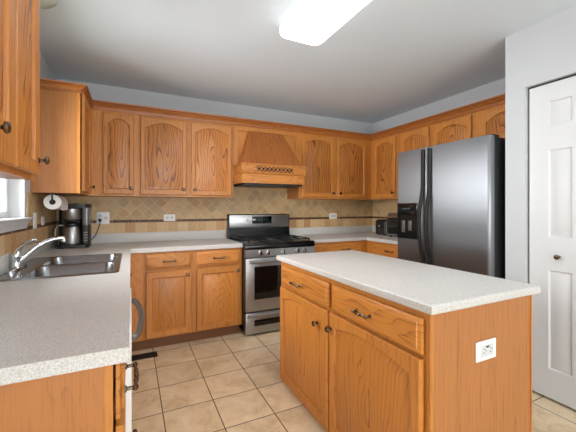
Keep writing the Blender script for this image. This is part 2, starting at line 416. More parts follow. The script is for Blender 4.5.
# unseen rear window and patio door, added as daylight sources
w = thing('window_2', 'wide unseen rear window added behind the camera as a daylight source', 'window', (0.85, YR - 0.06, PZ0)); w['kind'] = 'structure'
bm = B(); y0, y1 = YR - 0.09, YR - 0.04
for a, b in ((PX0, PX0 + 0.06), (0.82, 0.90), (PX1 - 0.06, PX1)): bx(bm, a, b, y0, y1, PZ0, PZ1)
bx(bm, PX0 + 0.06, PX1 - 0.06, y0 + 0.001, y1 - 0.001, PZ0, PZ0 + 0.06); bx(bm, PX0 + 0.06, PX1 - 0.06, y0 + 0.001, y1 - 0.001, PZ1 - 0.06, PZ1)
obj('window_frame', bm, 'vinyl', w)
bm = B(); bx(bm, PX0 + 0.05, PX1 - 0.05, YR - 0.067, YR - 0.063, PZ0 + 0.05, PZ1 - 0.05); obj('pane', bm, 'glass', w)
w = thing('window_3', 'unseen glazed patio door added in the side wall as a daylight source', 'window', (XL - 0.06, -1.4, PB)); w['kind'] = 'structure'
bm = B(); x0, x1 = XL - 0.10, XL - 0.05
for a, b in ((PY0, PY0 + 0.07), (-1.45, -1.35), (PY1 - 0.07, PY1)): bx(bm, x0, x1, a, b, PB, PT)
bx(bm, x0 + 0.001, x1 - 0.001, PY0 + 0.07, PY1 - 0.07, PB, PB + 0.08); bx(bm, x0 + 0.001, x1 - 0.001, PY0 + 0.07, PY1 - 0.07, PT - 0.08, PT)
obj('window_frame', bm, 'vinyl', w)
bm = B(); bx(bm, XL - 0.077, XL - 0.073, PY0 + 0.06, PY1 - 0.06, PB + 0.07, PT - 0.07); obj('pane', bm, 'glass', w)
# tile backsplash
bm = B(); t = 0.008
bx(bm, XL + t, 1.0, YB - t, YB, 1.0095, 1.383); bx(bm, 1.0, 1.80, YB - t, YB, 0.80, 1.60); bx(bm, 1.80, XR - t, YB - t, YB, 1.0095, 1.383)
struct('trim_2', bm, 'splash')
bm = B()
bx(bm, XL, XL + t, 0.95, WY0, 1.0095, 1.378); bx(bm, XL, XL + t, WY0, WY1, 1.0095, 1.132); bx(bm, XL, XL + t, WY1 + 0.051, YB, 1.0095, 1.378)
bx(bm, XL, XL + t, WY1, WY1 + 0.051, 1.0095, 1.19)
struct('trim_3', bm, 'splash')
bm = B(); bx(bm, XR - t, XR, 2.38, YB, 1.0095, 1.383); struct('trim_4', bm, 'splash')

# bifold pantry door: two white leaves of moulded panels
d = thing('door_1', 'white six panel bifold pantry door with a dark knob', 'door', (XP + 0.05, 0.93, 0)); d['kind'] = 'structure'
f = frame_of('W', XP + 0.03)
def leaf(u0, u1):
    w0, w1 = 0.02, 2.086; th = 0.034; s = 0.112 if u1 - u0 > 0.3 else 0.1
    rows = [(0.21, 0.86), (1.077, 1.65), (1.81, 1.97)]
    bm = B(); fbox(bm, f, u0, u1, -th, -0.010, w0, w1)
    fbox(bm, f, u0, u0 + s, -0.0105, 0, w0, w1); fbox(bm, f, u1 - s, u1, -0.0105, 0, w0, w1)
    e = [w0] + [x for r in rows for x in r] + [w1]
    for a, b in zip(e[0::2], e[1::2]): fbox(bm, f, u0 + s - 0.001, u1 - s + 0.001, -0.0105, -0.0002, a, b)
    lf = obj('leaf', bm, 'white_paint', d)
    for a, b in rows:
        lp = lambda i, nn: [f(x, nn, y) for x, y in ((u0 + s + i, a + i), (u1 - s - i, a + i), (u1 - s - i, b - i), (u0 + s + i, b - i))]
        bm = B(); loft(bm, [lp(0.0, -0.0005), lp(0.008, -0.0095), lp(0.014, -0.0095), lp(0.036, -0.002)], False, True); obj('panel', bm, 'white_paint', lf)
    return lf
l1 = leaf(0.932, 1.284); leaf(0.576, 0.926)
kb = knob(l1, f, 1.115, 0.953); kb['label'] = 'dark bronze knob'
bm = B(); fbox(bm, f, DY0 + 0.006, DY1 - 0.006, -0.03, -0.004, 2.089, 2.0995); obj('track', bm, 'black_plastic', d)

# ------------------------------------------------------------------ ceiling lamps
t = thing('fluorescent_light', 'long lit fluorescent ceiling light with rounded white diffuser', 'ceiling light', (1.05, 1.39, ZC))
bm = B(); lp = lambda i, z: [(a, b, z) for a, b in rrect(0.89 + i, 1.21 - i, 0.78 + i, 2.0 - i, 0.05, 6)]
loft(bm, [lp(0.004, 2.4375), lp(0.004, 2.430), lp(0.010, 2.422), lp(0.024, 2.418)], True, True); obj('diffuser', bm, 'diffuser', t)
bm = B(); loft(bm, [lp(0, 2.478), lp(0, 2.438)], True, True); obj('rim', bm, 'rim', t)
bm = B(); bx(bm, 0.93, 1.17, 0.82, 1.96, 2.478, ZC); obj('housing', bm, 'white_paint', t)
t = thing('dome_light', 'small frosted glass dome light on the ceiling above the sink', 'ceiling light', (-0.485, 2.27, ZC))
bm = B(); lathe(bm, [(0.09, 0.025), (0.10, 0.035), (0.098, 0.044), (0.08, 0.062), (0.045, 0.074), (0.0, 0.078)], (-0.485, 2.27, ZC), (0, 0, -1), 32); obj('glass_bowl', bm, 'shade_glass', t)
bm = B(); lathe(bm, [(0.085, 0.0), (0.085, 0.015), (0.09, 0.025)], (-0.485, 2.27, ZC), (0, 0, -1), 32); obj('base', bm, 'white_paint', t)

# ------------------------------------------------------------------ base cabinets
TOE = 0.10; BT = 0.876
YF = 3.122     # back wall face frame plane
XF = -0.042    # left run face frame plane
XFR = 2.58     # right run face frame plane
# left run, near end cabinet
t = thing('base_cabinet', 'oak base cabinet with veneered end at the near end of the sink counter', 'cabinet', (-0.33, 1.08, 0))
bm = B(); bx(bm, XL, XF - 0.019, 0.95, 1.20, 0, BT); obj('body', bm, 'veneer', t)
f = frame_of('E', XF)
face_frame(t, f, 0.948, 1.20, TOE, BT, [(0.948, 0.985), (1.165, 1.20)], [(TOE, 0.14), (0.69, 0.72), (0.845, BT)])
drawer(t, f, 0.962, 1.19, 0.713, 0.86, pull_at=(1.035, 0.786), half=0.068)
door(t, f, 0.962, 1.19, 0.115, 0.695, 0, knob_at=(0.99, 0.64))
# dishwasher
t = thing('dishwasher', 'white dishwasher with grey bow handle under the sink counter', 'dishwasher', (-0.3, 1.51, 0))
bm = B(); bx(bm, XL + 0.03, -0.06, 1.212, 1.808, 0.10, 0.872); bx(bm, XL + 0.1, -0.11, 1.222, 1.798, 0.0, 0.101); obj('body', bm, 'white_plastic', t)
bm = B(); bx(bm, -0.06, 0.002, 1.212, 1.808, 0.12, 0.75, 0.006); obj('door', bm, 'white_plastic', t)
bm = B(); bx(bm, -0.06, 0.002, 1.212, 1.808, 0.755, 0.870, 0.006); obj('control_panel', bm, 'white_plastic', t)
bm = B()
pts = curve([(-0.0, 1.255, 0.815), (0.018, 1.275, 0.815), (0.031, 1.36, 0.815), (0.040, 1.51, 0.815), (0.031, 1.66, 0.815), (0.018, 1.745, 0.815), (0.0, 1.765, 0.815)], 8)
tube(bm, pts, 0.0125, 12); obj('handle', bm, 'grey_handle', t, label='curved grey handle')
# sink base
t = thing('base_cabinet', 'oak sink base cabinet between the dishwasher and the corner', 'cabinet', (-0.33, 2.25, 0))
bm = B()
bx(bm, XL, XF - 0.035, 1.82, 1.838, TOE, BT); bx(bm, XL, XF - 0.035, 2.88, 2.898, TOE, BT); bx(bm, XL, XF - 0.035, 1.838, 2.88, TOE, 0.12)
bx(bm, XL + 0.002, XF - 0.10, 1.84, 2.89, 0.0, TOE); bx(bm, XL, XL + 0.01, 1.838, 2.88, 0.12, 0.72)
obj('body', bm, 'veneer', t)
f = frame_of('E', XF - 0.016)
face_frame(t, f, 1.82, 2.90, TOE, BT, [(1.82, 1.87), (2.33, 2.38), (2.85, 2.90)], [(TOE, 0.14), (0.69, 0.72), (0.845, BT)])
drawer(t, f, 1.86, 2.345, 0.713, 0.855); drawer(t, f, 2.365, 2.86, 0.713, 0.855)
door(t, f, 1.86, 2.345, 0.115, 0.695, 0, knob_at=(2.315, 0.64)); door(t, f, 2.365, 2.86, 0.115, 0.695, 0, knob_at=(2.395, 0.64))
# back run with blind corner, left of the range
t = thing('base_cabinet', 'oak base cabinet with two drawers over two doors, left of the range', 'cabinet', (0.3, 3.43, 0))
bm = B(); bx(bm, XL, 0.996, YF + 0.019, YB, TOE, BT); bx(bm, XL, 0.985, YF + 0.068, YB - 0.01, 0, TOE)
bx(bm, XL, XF - 0.02, 2.90, YF + 0.019, TOE, BT); obj('body', bm, 'veneer', t)
f = frame_of('S', YF)
bm = B(); fbox(bm, f, -0.061, 0.09, -0.019, 0.0005, TOE, BT); obj('filler', bm, 'oak_v', t)
face_frame(t, f, 0.09, 0.998, TOE, BT, [(0.09, 0.135), (0.49, 0.565), (0.955, 0.998)], [(TOE, 0.135), (0.685, 0.73), (0.85, BT)])
for u0, u1, kn in ((0.118, 0.503, 0.468), (0.553, 0.974, 0.945)):
    drawer(t, f, u0, u1, 0.722, 0.855)
    door(t, f, u0, u1, 0.112, 0.697, 0, knob_at=(kn, 0.655))
bm = B(); bx(bm, XF + 0.02, 0.985, YF + 0.05, YF + 0.068, 0, TOE); obj('toe_kick', bm, 'toe', t)
# right of the range
t = thing('base_cabinet', 'oak base cabinet between the range and the right-hand corner', 'cabinet', (2.3, 3.43, 0))
bm = B(); bx(bm, 1.80, XFR + 0.018, YF + 0.019, YB, TOE, BT); bx(bm, 1.81, XFR + 0.018, YF + 0.07, YB - 0.01, 0, TOE); obj('body', bm, 'veneer', t)
f = frame_of('S', YF)
face_frame(t, f, 1.80, XFR + 0.019, TOE, BT, [(1.80, 1.84), (2.50, XFR + 0.019)], [(TOE, 0.135), (0.685, 0.73), (0.85, BT)])
drawer(t, f, 1.825, 2.51, 0.722, 0.855, pull_at=(2.24, 0.788))
door(t, f, 1.825, 2.162, 0.112, 0.697, 0, knob_at=(2.13, 0.655)); door(t, f, 2.174, 2.51, 0.112, 0.697, 0, knob_at=(2.205, 0.655))
t = thing('base_cabinet', 'oak base cabinet under the toaster, beside the refrigerator', 'cabinet', (2.9, 2.75, 0))
bm = B(); bx(bm, XFR + 0.019, XR, 2.38, YB, TOE, BT); bx(bm, XFR + 0.07, XR - 0.002, 2.385, YB - 0.01, 0, TOE); obj('body', bm, 'veneer', t)
f = frame_of('W', XFR)
face_frame(t, f, 2.38, YF - 0.001, TOE, BT, [(2.38, 2.42), (3.0, YF - 0.001)], [(TOE, 0.135), (0.685, 0.73), (0.85, BT)])
drawer(t, f, 2.405, 3.012, 0.722, 0.855); door(t, f, 2.405, 3.012, 0.112, 0.697, 0, knob_at=(2.98, 0.655))

# ------------------------------------------------------------------ countertops
def slab(loops, hole=None, top=0.914, bot=0.8762, soft=lambda a, b: True):
    bm = B()
    def ring(pts): 
        v = [bm.verts.new((a, b, top)) for a, b in pts]
        return v, [bm.edges.new((v[i], v[(i + 1) % len(v)])) for i in range(len(v))]
    v, e = ring(loops); es = list(e)
    if hole:
        hv, he = ring(hole); es += he
    bmesh.ops.triangle_fill(bm, use_beauty=True, use_dissolve=False, edges=es)
    r = bmesh.ops.extrude_face_region(bm, geom=bm.faces[:])
    for g in r['geom']:
        if isinstance(g, bmesh.types.BMVert): g.co.z = bot
    bmesh.ops.recalc_face_normals(bm, faces=bm.faces[:])
    pick = []
    for ed in bm.edges:
        p, q = ed.verts[0].co, ed.verts[1].co
        for i in range(len(loops)):
            A, Bq = Vector(loops[i]), Vector(loops[(i + 1) % len(loops)])
            if not soft(A, Bq): continue
            if abs(p.z - q.z) < 1e-6 and {tuple(round(c, 4) for c in p.xy), tuple(round(c, 4) for c in q.xy)} == {tuple(round(c, 4) for c in A), tuple(round(c, 4) for c in Bq)}: pick.append(ed)
    bmesh.ops.bevel(bm, geom=pick, offset=0.009, segments=3, profile=0.5, affect='EDGES')
    return bm
SX0, SX1, SY0, SY1 = -0.620, -0.060, 2.00, 2.83
XE, YE, YC = -0.004, 0.922, 3.097
ct = thing('countertop', 'speckled grey laminate countertop around the sink and left of the range', 'countertop', (-0.3, 2.4, BT))
bm = slab([(XL, YE), (XE, YE), (XE, YC), (0.998, YC), (0.998, YB), (XL, YB)], rrect(SX0 + 0.015, SX1 - 0.015, SY0 + 0.015, SY1 - 0.015, 0.03, 3),
          soft=lambda A, Bq: (A.x, Bq.x) in ((XL, XE), (XE, XE), (XE, 0.998)))
obj('worktop', bm, 'laminate', ct)
bm = B(); bx(bm, XL + 0.021, 0.998, YB - 0.021, YB, 0.9142, 1.0095, 0.003); bx(bm, XL, XL + 0.021, YE, YB, 0.9142, 1.0095, 0.003); obj('upstand', bm, 'laminate', ct)
XC2 = 2.555
ct = thing('countertop', 'speckled laminate countertop in the corner right of the range', 'countertop', (2.6, 3.3, BT))
bm = slab([(1.798, YC), (XC2, YC), (XC2, 2.372), (XR, 2.372), (XR, YB), (1.798, YB)], soft=lambda A, Bq: (abs(A.y - YC) < 1e-4 and abs(Bq.y - YC) < 1e-4) or (A.x == XC2 and Bq.x == XC2))
obj('worktop', bm, 'laminate', ct)
bm = B(); bx(bm, 1.798, XR - 0.021, YB - 0.021, YB, 0.9142, 1.0095, 0.003); bx(bm, XR - 0.021, XR, 2.372, YB, 0.9142, 1.0095, 0.003); obj('upstand', bm, 'laminate', ct)

# ------------------------------------------------------------------ sink and faucet
sk = thing('kitchen_sink', 'stainless steel double bowl sink set in the counter under the window', 'sink', ((SX0 + SX1) / 2, (SY0 + SY1) / 2, 0.74))
bm = B()
bowls = [(-0.500, -0.092, SY0 + 0.035, 2.40), (-0.500, -0.092, 2.43, SY1 - 0.035)]
zt = 0.9185
def ring(pts, z):
    v = [bm.verts.new((a, b, z)) for a, b in pts]; return v, [bm.edges.new((v[i], v[(i + 1) % len(v)])) for i in range(len(v))]
ov, oe = ring(rrect(SX0 + 0.006, SX1 - 0.006, SY0 + 0.006, SY1 - 0.006, 0.03, 5), zt); es = list(oe); hv = []
for b in bowls:
    v, e = ring(rrect(*b, 0.055, 6), zt); es += e; hv.append(v)
bmesh.ops.triangle_fill(bm, use_beauty=True, use_dissolve=False, edges=es)
lo = [bm.verts.new((a, b, 0.9145)) for a, b in rrect(SX0, SX1, SY0, SY1, 0.034, 5)]
for i in range(len(ov)): j = (i + 1) % len(ov); bm.faces.new((ov[i], ov[j], lo[j], lo[i]))
for b, v in zip(bowls, hv):
    prev = v
    for ins, z, rr in ((0.004, 0.912, 0.055), (0.012, 0.80, 0.055), (0.022, 0.762, 0.05), (0.05, 0.748, 0.04)):
        cur = [bm.verts.new((a, c, z)) for a, c in rrect(b[0] + ins, b[1] - ins, b[2] + ins, b[3] - ins, rr, 6)]
        for i in range(len(cur)): j = (i + 1) % len(cur); bm.faces.new((prev[i], prev[j], cur[j], cur[i]))
        prev = cur
    bm.faces.new(prev)
obj('basin', bm, 'sink_steel', sk, sharp=50)
for b in bowls:
    bm = B(); lathe(bm, [(0.042, 0.0), (0.042, 0.003), (0.03, 0.004), (0.027, 0.0015), (0.0, 0.0015)], ((b[0] + b[1]) / 2, (b[2] + b[3]) / 2, 0.7482), (0, 0, 1), 24); obj('drain', bm, 'chrome', sk)
fx, fy = -0.588, 2.34
t = thing('faucet', 'chrome single lever faucet with swung out spout on the sink', 'faucet', (fx, fy, zt))
bm = B()
loft(bm, [[(a, b, z) for a, b in rrect(fx - 0.026 + i, fx + 0.026 - i, fy - 0.125 + i, fy + 0.125 - i, 0.025 - i * 0.5, 5)] for i, z in ((0, zt + 0.0002), (0, zt + 0.008), (0.008, zt + 0.014))], True, True)
obj('base_plate', bm, 'chrome', t)
bm = B(); lathe(bm, [(0.025, 0.014), (0.023, 0.02), (0.021, 0.06), (0.023, 0.066), (0.023, 0.082), (0.021, 0.093), (0.015, 0.102), (0.0, 0.107)], (fx, fy, zt), (0, 0, 1), 24); obj('body', bm, 'chrome', t)
bm = B()
tube(bm, curve([(fx + 0.012, fy + 0.003, zt + 0.045), (fx + 0.05, fy + 0.012, zt + 0.085), (fx + 0.10, fy + 0.025, zt + 0.130), (fx + 0.155, fy + 0.038, zt + 0.158), (fx + 0.20, fy + 0.05, zt + 0.166), (fx + 0.218, fy + 0.054, zt + 0.163)], 6), 0.0115, 14)
lathe(bm, [(0.0135, 0.0), (0.0135, 0.022)], (fx + 0.214, fy + 0.053, zt + 0.166), (0.15, 0.03, -1), 14); obj('spout', bm, 'chrome', t)
bm = B()
pts = curve([(fx, fy, zt + 0.100), (fx + 0.012, fy - 0.004, zt + 0.118), (fx + 0.05, fy - 0.01, zt + 0.148), (fx + 0.085, fy - 0.016, zt + 0.163), (fx + 0.10, fy - 0.018, zt + 0.166)], 6)
tube(bm, pts, [0.016 - 0.009 * k / (len(pts) - 1) for k in range(len(pts))], 12); obj('lever', bm, 'chrome', t)

# ------------------------------------------------------------------ upper cabinets
UB, UT = 1.380, 2.172
def upper(label, loc, box, fac, plane, u0, u1, doors, fuller=(), zb=UB):
    """doors: (u0,u1,rise,knob_u)"""
    t = thing('wall_cabinet', label, 'cabinet', loc)
    bm = B(); bx(bm, *box, zb, UT); obj('body', bm, 'veneer', t)
    f = frame_of(fac, plane)
    st = [(u0, doors[0][0] + 0.012)] + [(a[1] - 0.012, b[0] + 0.012) for a, b in zip(doors, doors[1:])] + [(doors[-1][1] - 0.012, u1)]
    face_frame(t, f, u0, u1, zb - 0.002, UT, st, [(zb - 0.002, zb + 0.03), (UT - 0.045, UT)])
    for a, b, rise, kn in doors:
        door(t, f, a, b, zb + 0.016, 2.142, rise, n=0.007 if fac == 'E' else 0.006, knob_at=(kn, zb + (0.1 if kn == 1.085 else 0.072)) if kn else None, stile=0.07 if fac == 'E' else 0.043, rail=0.125 if kn == 1.085 else 0.055, rail_top=0.05)
    return t
YU = 3.416; UF = YU - 0.0
upper('oak wall cabinet by the near edge of the window, two doors facing the sink', (-0.5, 1.28, UB), (XL, -0.364, 0.60, 1.59), 'E', -0.345, 0.60, 1.592,
      [(0.665, 0.96, 0.075, 0.70), (0.975, 1.262, 0.075, 1.085), (1.272, 1.556, 0.075, 1.535)])
t = upper('oak corner wall cabinet above the coffee maker with plain veneered side', (-0.5, 3.2, UB), (XL, -0.364, 2.88, YB), 'E', -0.345, 2.878, YU - 0.001,
      [(2.90, 3.33, 0.075, 3.30)])
upper('narrow oak wall cabinet with one slim arched door in the left-hand corner', (-0.15, 3.58, UB), (-0.3635, 0.052, YU + 0.019, YB), 'S', YU, -0.3445, 0.0525, [(-0.232, 0.025, 0.058, 0.004)])
upper('oak wall cabinet with two strongly grained arched doors left of the range hood', (0.5, 3.58, UB), (0.053, 1.0, YU + 0.019, YB), 'S', YU, 0.053, 1.0, [(0.081, 0.505, 0.058, 0.475), (0.552, 0.972, 0.058, 0.583)])
upper('oak wall cabinet with two arched doors right of the range hood', (2.3, 3.58, UB), (1.80, 2.87, YU + 0.019, YB), 'S', YU, 1.80, 2.896, [(1.835, 2.29, 0.045, 2.265), (2.34, 2.79, 0.045, 2.37)])
XU = 2.897
upper('oak wall cabinet with one arched door above the toaster', (3.05, 3.2, UB), (XU + 0.019, XR, 2.935, YU - 0.0), 'W', XU, 2.935, YU - 0.001, [(2.965, 3.345, 0.058, 2.99)])
upper('short oak wall cabinet with two arched doors above the refrigerator', (3.05, 2.4, 1.835), (XU + 0.019, XR, 1.962, 2.934), 'W', XU, 1.962, 2.934, [(1.99, 2.405, 0.06, None), (2.47, 2.87, 0.06, None)], zb=1.835)
upper('short oak wall cabinet above the refrigerator, end of the run by the pantry', (3.05, 1.7, 1.835), (XU + 0.019, XR, 1.43, 1.961), 'W', XU, 1.43, 1.961, [(1.455, 1.885, 0.06, None)], zb=1.835)
# crown mouldings
cp = [(0.0, -0.008), (0.012, -0.008), (0.014, 0.002), (0.008, 0.006), (0.008, 0.012), (0.014, 0.022), (0.022, 0.034), (0.034, 0.042), (0.034, 0.047), (0.030, 0.050), (0.046, 0.053), (0.048, 0.066), (-0.02, 0.066), (-0.02, 0.002), (0.0, 0.002)]
def crown(name, label, path, z0, mat='oak_crown', hs=1.0):
    """path: xy corner points; the moulding juts to the right-hand side of travel."""
    bm = B(); P = [Vector(p) for p in path]; loops = []
    for i, p in enumerate(P):
        d0 = (P[i] - P[i - 1]).normalized() if i else None; d1 = (P[i + 1] - P[i]).normalized() if i < len(P) - 1 else None
        n = lambda d: Vector((d.y, -d.x))
        if d0 is None: m = n(d1)
        elif d1 is None: m = n(d0)
        else: m = (n(d0) + n(d1)); m = m / (1 + n(d0).dot(n(d1)))
        loops.append([(p.x + m.x * a, p.y + m.y * a, z0 + b * hs) for a, b in cp])
    loft(bm, loops, True, True)
    o = obj(name, bm, mat); o['label'] = label; o['category'] = 'moulding'; return o
crown('crown_moulding', 'oak crown moulding along the cabinets over the range and the refrigerator', [(-0.342, YU - 0.002), (XU - 0.002, YU - 0.002), (XU - 0.002, 1.43)], 2.1725)
crown('crown_moulding', 'oak crown moulding capping the corner cabinet above the coffee maker', [(XL + 0.003, 2.876), (-0.343, 2.876), (-0.343, YU - 0.051)], 2.138, hs=0.75)
crown('crown_moulding', 'oak crown moulding capping the cabinet by the near edge of the window', [(-0.343, 0.62), (-0.343, 1.594), (XL + 0.003, 1.594)], 2.1725)

# ------------------------------------------------------------------ range hood
t = thing('range_hood', 'oak range hood with tapered chimney and carved ledge', 'range hood', (1.4, 3.55, 1.527))
f = frame_of('S', YU)
bm = B(); bx(bm, 1.001, 1.799, YU + 0.019, YB - 0.009, 1.60, UT); obj('back_box', bm, 'veneer', t)
face_frame(t, f, 1.001, 1.799, 1.60, UT, [(1.001, 1.05), (1.75, 1.799)], [(2.115, UT)])
bm = B(); fbox(bm, f, 1.05, 1.75, -0.0185, -0.015, 1.60, 2.115); obj('back_panel', bm, 'oak_v', t)
bm = B()
lo = [(1.045, 3.412, 1.731), (1.045, 3.20, 1.731), (1.735, 3.20, 1.731), (1.735, 3.412, 1.731)]
hi = [(1.165, 3.412, 2.113), (1.165, 3.385, 2.113), (1.565, 3.385, 2.113), (1.565, 3.412, 2.113)]
loft(bm, [lo, hi], True, True); obj('chimney', bm, 'oak_hood', t)
bm = B()
lp = lambda i, z: [(1.015 - i, YU - 0.001, z), (1.015 - i, 3.175 - i, z), (1.76 + i, 3.175 - i, z), (1.76 + i, YU - 0.001, z)]
loft(bm, [lp(-0.012, 1.622), lp(-0.004, 1.630), lp(0, 1.636), lp(0, 1.712), lp(0.008, 1.718), lp(0.008, 1.730)], True, True); obj('ledge', bm, 'oak_h', t)
# carved rope: shade of lens-shaped cut-outs painted as a dark strip behind two wavy strips
bm = B(); fbox(bm, frame_of('S', 3.175), 1.18, 1.60, 0.0002, 0.003, 1.652, 1.700); rp = obj('carving', bm, 'dark_gap', t, label='dark strip painted as the shade of the carved slot')
for ph in (0, math.pi):
    bm = B(); tube(bm, [(1.18 + 0.42 * k / 72, 3.1705, 1.676 + 0.020 * math.sin(ph + k / 72 * math.pi * 9)) for k in range(73)], 0.0042, 8); obj('rope', bm, 'oak_h', rp)
bm = B(); bx(bm, 1.028, 1.745, 3.192, YU - 0.001, 1.528, 1.622); obj('skirt', bm, 'oak_h', t)
bm = B(); bx(bm, 1.05, 1.725, 3.21, 3.60, 1.508, 1.5275); bx(bm, 1.12, 1.30, 3.25, 3.35, 1.500, 1.509); bx(bm, 1.55, 1.65, 3.23, 3.30, 1.500, 1.509); obj('fan_insert', bm, 'black_plastic', t)
bm = B(); bx(bm, 1.005, 1.795, YU, YB - 0.009, 1.5285, 1.5995); obj('underside', bm, 'veneer', t)

# ------------------------------------------------------------------ range
RX0, RX1, RYF = 1.003, 1.790, 3.02
t = thing('gas_range', 'stainless steel gas range with black cooktop between the oak cabinets', 'range', ((RX0 + RX1) / 2, 3.38, 0))
bm = B(); bx(bm, RX0, RX1, RYF + 0.045, YB - 0.03, 0.04, 0.895); bx(bm, RX0 + 0.04, RX1 - 0.04, RYF + 0.09, YB - 0.06, 0.0, 0.041); obj('body', bm, 'black', t)
bm = B(); bx(bm, RX0, RX1, RYF + 0.012, YB - 0.045, 0.8955, 0.912, 0.005); bx(bm, RX0, RX1, RYF + 0.005, RYF + 0.045, 0.855, 0.8955, 0.004); obj('cooktop', bm, 'black', t)
f = frame_of('S', RYF)
bm = B(); prism(bm, [(-0.045, 0.778), (0.0, 0.778), (-0.004, 0.853), (-0.045, 0.853)], RX0 + 0.002, RX1 - 0.002, lambda a, b, n: Vector((n, RYF - a, b))); obj('control_panel', bm, 'steel', t)
for u in (1.160, 1.245, 1.412, 1.570, 1.655):
    bm = B(); lathe(bm, [(0.024, 0.0), (0.024, 0.004), (0.020, 0.006), (0.019, 0.022), (0.016, 0.027), (0.0, 0.028)], (u, RYF + 0.002, 0.817), (0, -1, 0), 22)
    k = obj('knob', bm, 'white_plastic' if False else 'chrome', t)
    bm = B(); fbox(bm, f, u - 0.004, u + 0.004, 0.025, 0.034, 0.800, 0.834, 0.002); obj('grip', bm, 'black_plastic', k)
od = B(); fbox(od, f, RX0 + 0.004, RX1 - 0.004, -0.045, 0.0, 0.243, 0.770, 0.006); od = obj('oven_door', od, 'steel', t)
bm = B(); fbox(bm, f, 1.095, 1.70, -0.002, 0.003, 0.36, 0.685, 0.002); obj('oven_window', bm, 'dark_glass', od)
bm = B(); tube(bm, [(RX0 + 0.035, RYF - 0.042, 0.738), (RX1 - 0.035, RYF - 0.042, 0.738)], 0.0135, 16)
for u in (RX0 + 0.06, RX1 - 0.06): fbox(bm, f, u - 0.012, u + 0.012, 0.0, 0.036, 0.728, 0.748)
obj('handle', bm, 'steel', od)
dr = B(); fbox(dr, f, RX0 + 0.004, RX1 - 0.004, -0.045, 0.0, 0.022, 0.232, 0.006); dr = obj('drawer', dr, 'steel', t)
bm = B(); fbox(bm, f, 1.095, 1.70, -0.002, 0.002, 0.098, 0.158, 0.001); obj('recess', bm, 'dark_glass', dr)
bm = B(); tube(bm, [(RX0 + 0.02, RYF - 0.008, 0.203), (RX1 - 0.02, RYF - 0.008, 0.203)], 0.016, 16); obj('handle', bm, 'steel', dr)
bm = B()
prism(bm, [(0.0, 0.913), (0.012, 0.95), (0.02, 1.02), (0.02, 1.175), (0.035, 1.192), (0.065, 1.192), (0.065, 0.913)], RX0 + 0.004, RX1 + 0.004, lambda a, b, n: Vector((n, 3.643 + a, b)))
bg = obj('backguard', bm, 'black', t)
bm = B(); bx(bm, RX0 + 0.016, RX1 - 0.010, 3.650, 3.6625, 1.035, 1.184, 0.006); obj('back_panel', bm, 'steel', bg)
bm = B(); bx(bm, 1.295, 1.545, 3.6455, 3.651, 1.078, 1.165, 0.002); obj('display', bm, 'dark_glass', bg)
bm = B()
for k in range(5): bx(bm, 1.345 + k * 0.034, 1.363 + k * 0.034, 3.6445, 3.6458, 1.128, 1.136)
for r in range(2):
    for k in range(8): bx(bm, 1.31 + k * 0.028, 1.322 + k * 0.028, 3.6445, 3.6458, 1.094 + 0.016 * r, 1.099 + 0.016 * r)
obj('buttons', bm, 'blue_led', bg)
bm = B(); lathe(bm, [(0.018, 0.0), (0.018, 0.018), (0.014, 0.022), (0.0, 0.022)], (1.238, 3.650, 1.118), (0, -1, 0), 20); obj('knob', bm, 'chrome', bg)
gx = [RX0 + 0.035, 1.262, 1.530, RX1 - 0.035]
for a, b in zip(gx, gx[1:]):
    bm = B(); a += 0.004; b -= 0.004; y0, y1, z = 3.075, 3.60, 0.9405
    for y in (y0, (y0 + y1) / 2, y1): bx(bm, a, b, y - 0.006, y + 0.006, z - 0.012, z, 0.002)
    for x in (a + 0.006, (a + b) / 2, b - 0.006): bx(bm, x - 0.006, x + 0.006, y0 - 0.004, y1 + 0.004, z - 0.010, z + 0.002, 0.002)
    for x in (a + 0.008, b - 0.008):
        for y in (y0, y1): bx(bm, x - 0.006, x + 0.006, y - 0.006, y + 0.006, 0.912, z - 0.008)
    obj('grate', bm, 'cast_iron', t)
for x, y, r in ((1.15, 3.21, 0.045), (1.15, 3.47, 0.035), (1.396, 3.34, 0.04), (1.645, 3.21, 0.04), (1.645, 3.47, 0.035)):
    bm = B(); lathe(bm, [(r + 0.012, 0.0), (r + 0.012, 0.004), (r, 0.006), (r, 0.012), (r * 0.8, 0.0145), (0.0, 0.0145)], (x, y, 0.912), (0, 0, 1), 20); obj('burner', bm, 'grey_handle', t)

# ------------------------------------------------------------------ refrigerator
FX = 2.303; FY0, FY1, FYS, FZ = 1.462, 2.369, 1.994, 1.80
t = thing('refrigerator', 'stainless side by side refrigerator with black handles and dispenser', 'refrigerator', (2.75, 1.93, 0))
bm = B(); bx(bm, FX + 0.075, 3.10, FY0 + 0.005, FY1 - 0.005, 0.03, FZ - 0.012, 0.006); bx(bm, FX + 0.12, 3.05, FY0 + 0.03, FY1 - 0.03, 0.0, 0.031); obj('cabinet', bm, 'black_plastic', t)
for a, b in ((FY0 + 0.02, FY0 + 0.10), (FY1 - 0.10, FY1 - 0.02)):
    bm = B(); bx(bm, FX + 0.07, FX + 0.16, a, b, FZ - 0.012, FZ + 0.012, 0.006); obj('hinge_cover', bm, 'black_plastic', t)
def fdoor(name, y0, y1, bulge, skew):
    bm = B(); pts = [(y0, -0.07)]; K = 28; hw = (y1 - y0) / 2; yc = (y0 + y1) / 2
    for k in range(K + 1):
        a = -math.cos(math.pi * k / K); y = yc + hw * a
        edge = min(y - y0, y1 - y); rr = 0.022
        drop = 0.0 if edge >= rr else rr - math.sqrt(max(0, rr * rr - (rr - edge) ** 2))
        g = (y - 1.93) / 0.43
        pts.append((y, -bulge * g * g - drop))
    pts.append((y1, -0.07))
    prism(bm, pts, 0.06, FZ - 0.004, lambda a, b, n: Vector((FX - b, a, n)))
    return obj(name, bm, 'fridge_steel', t, sharp=50)
fd = fdoor('refrigerator_door', FY0, FYS - 0.003, 0.016, 0)
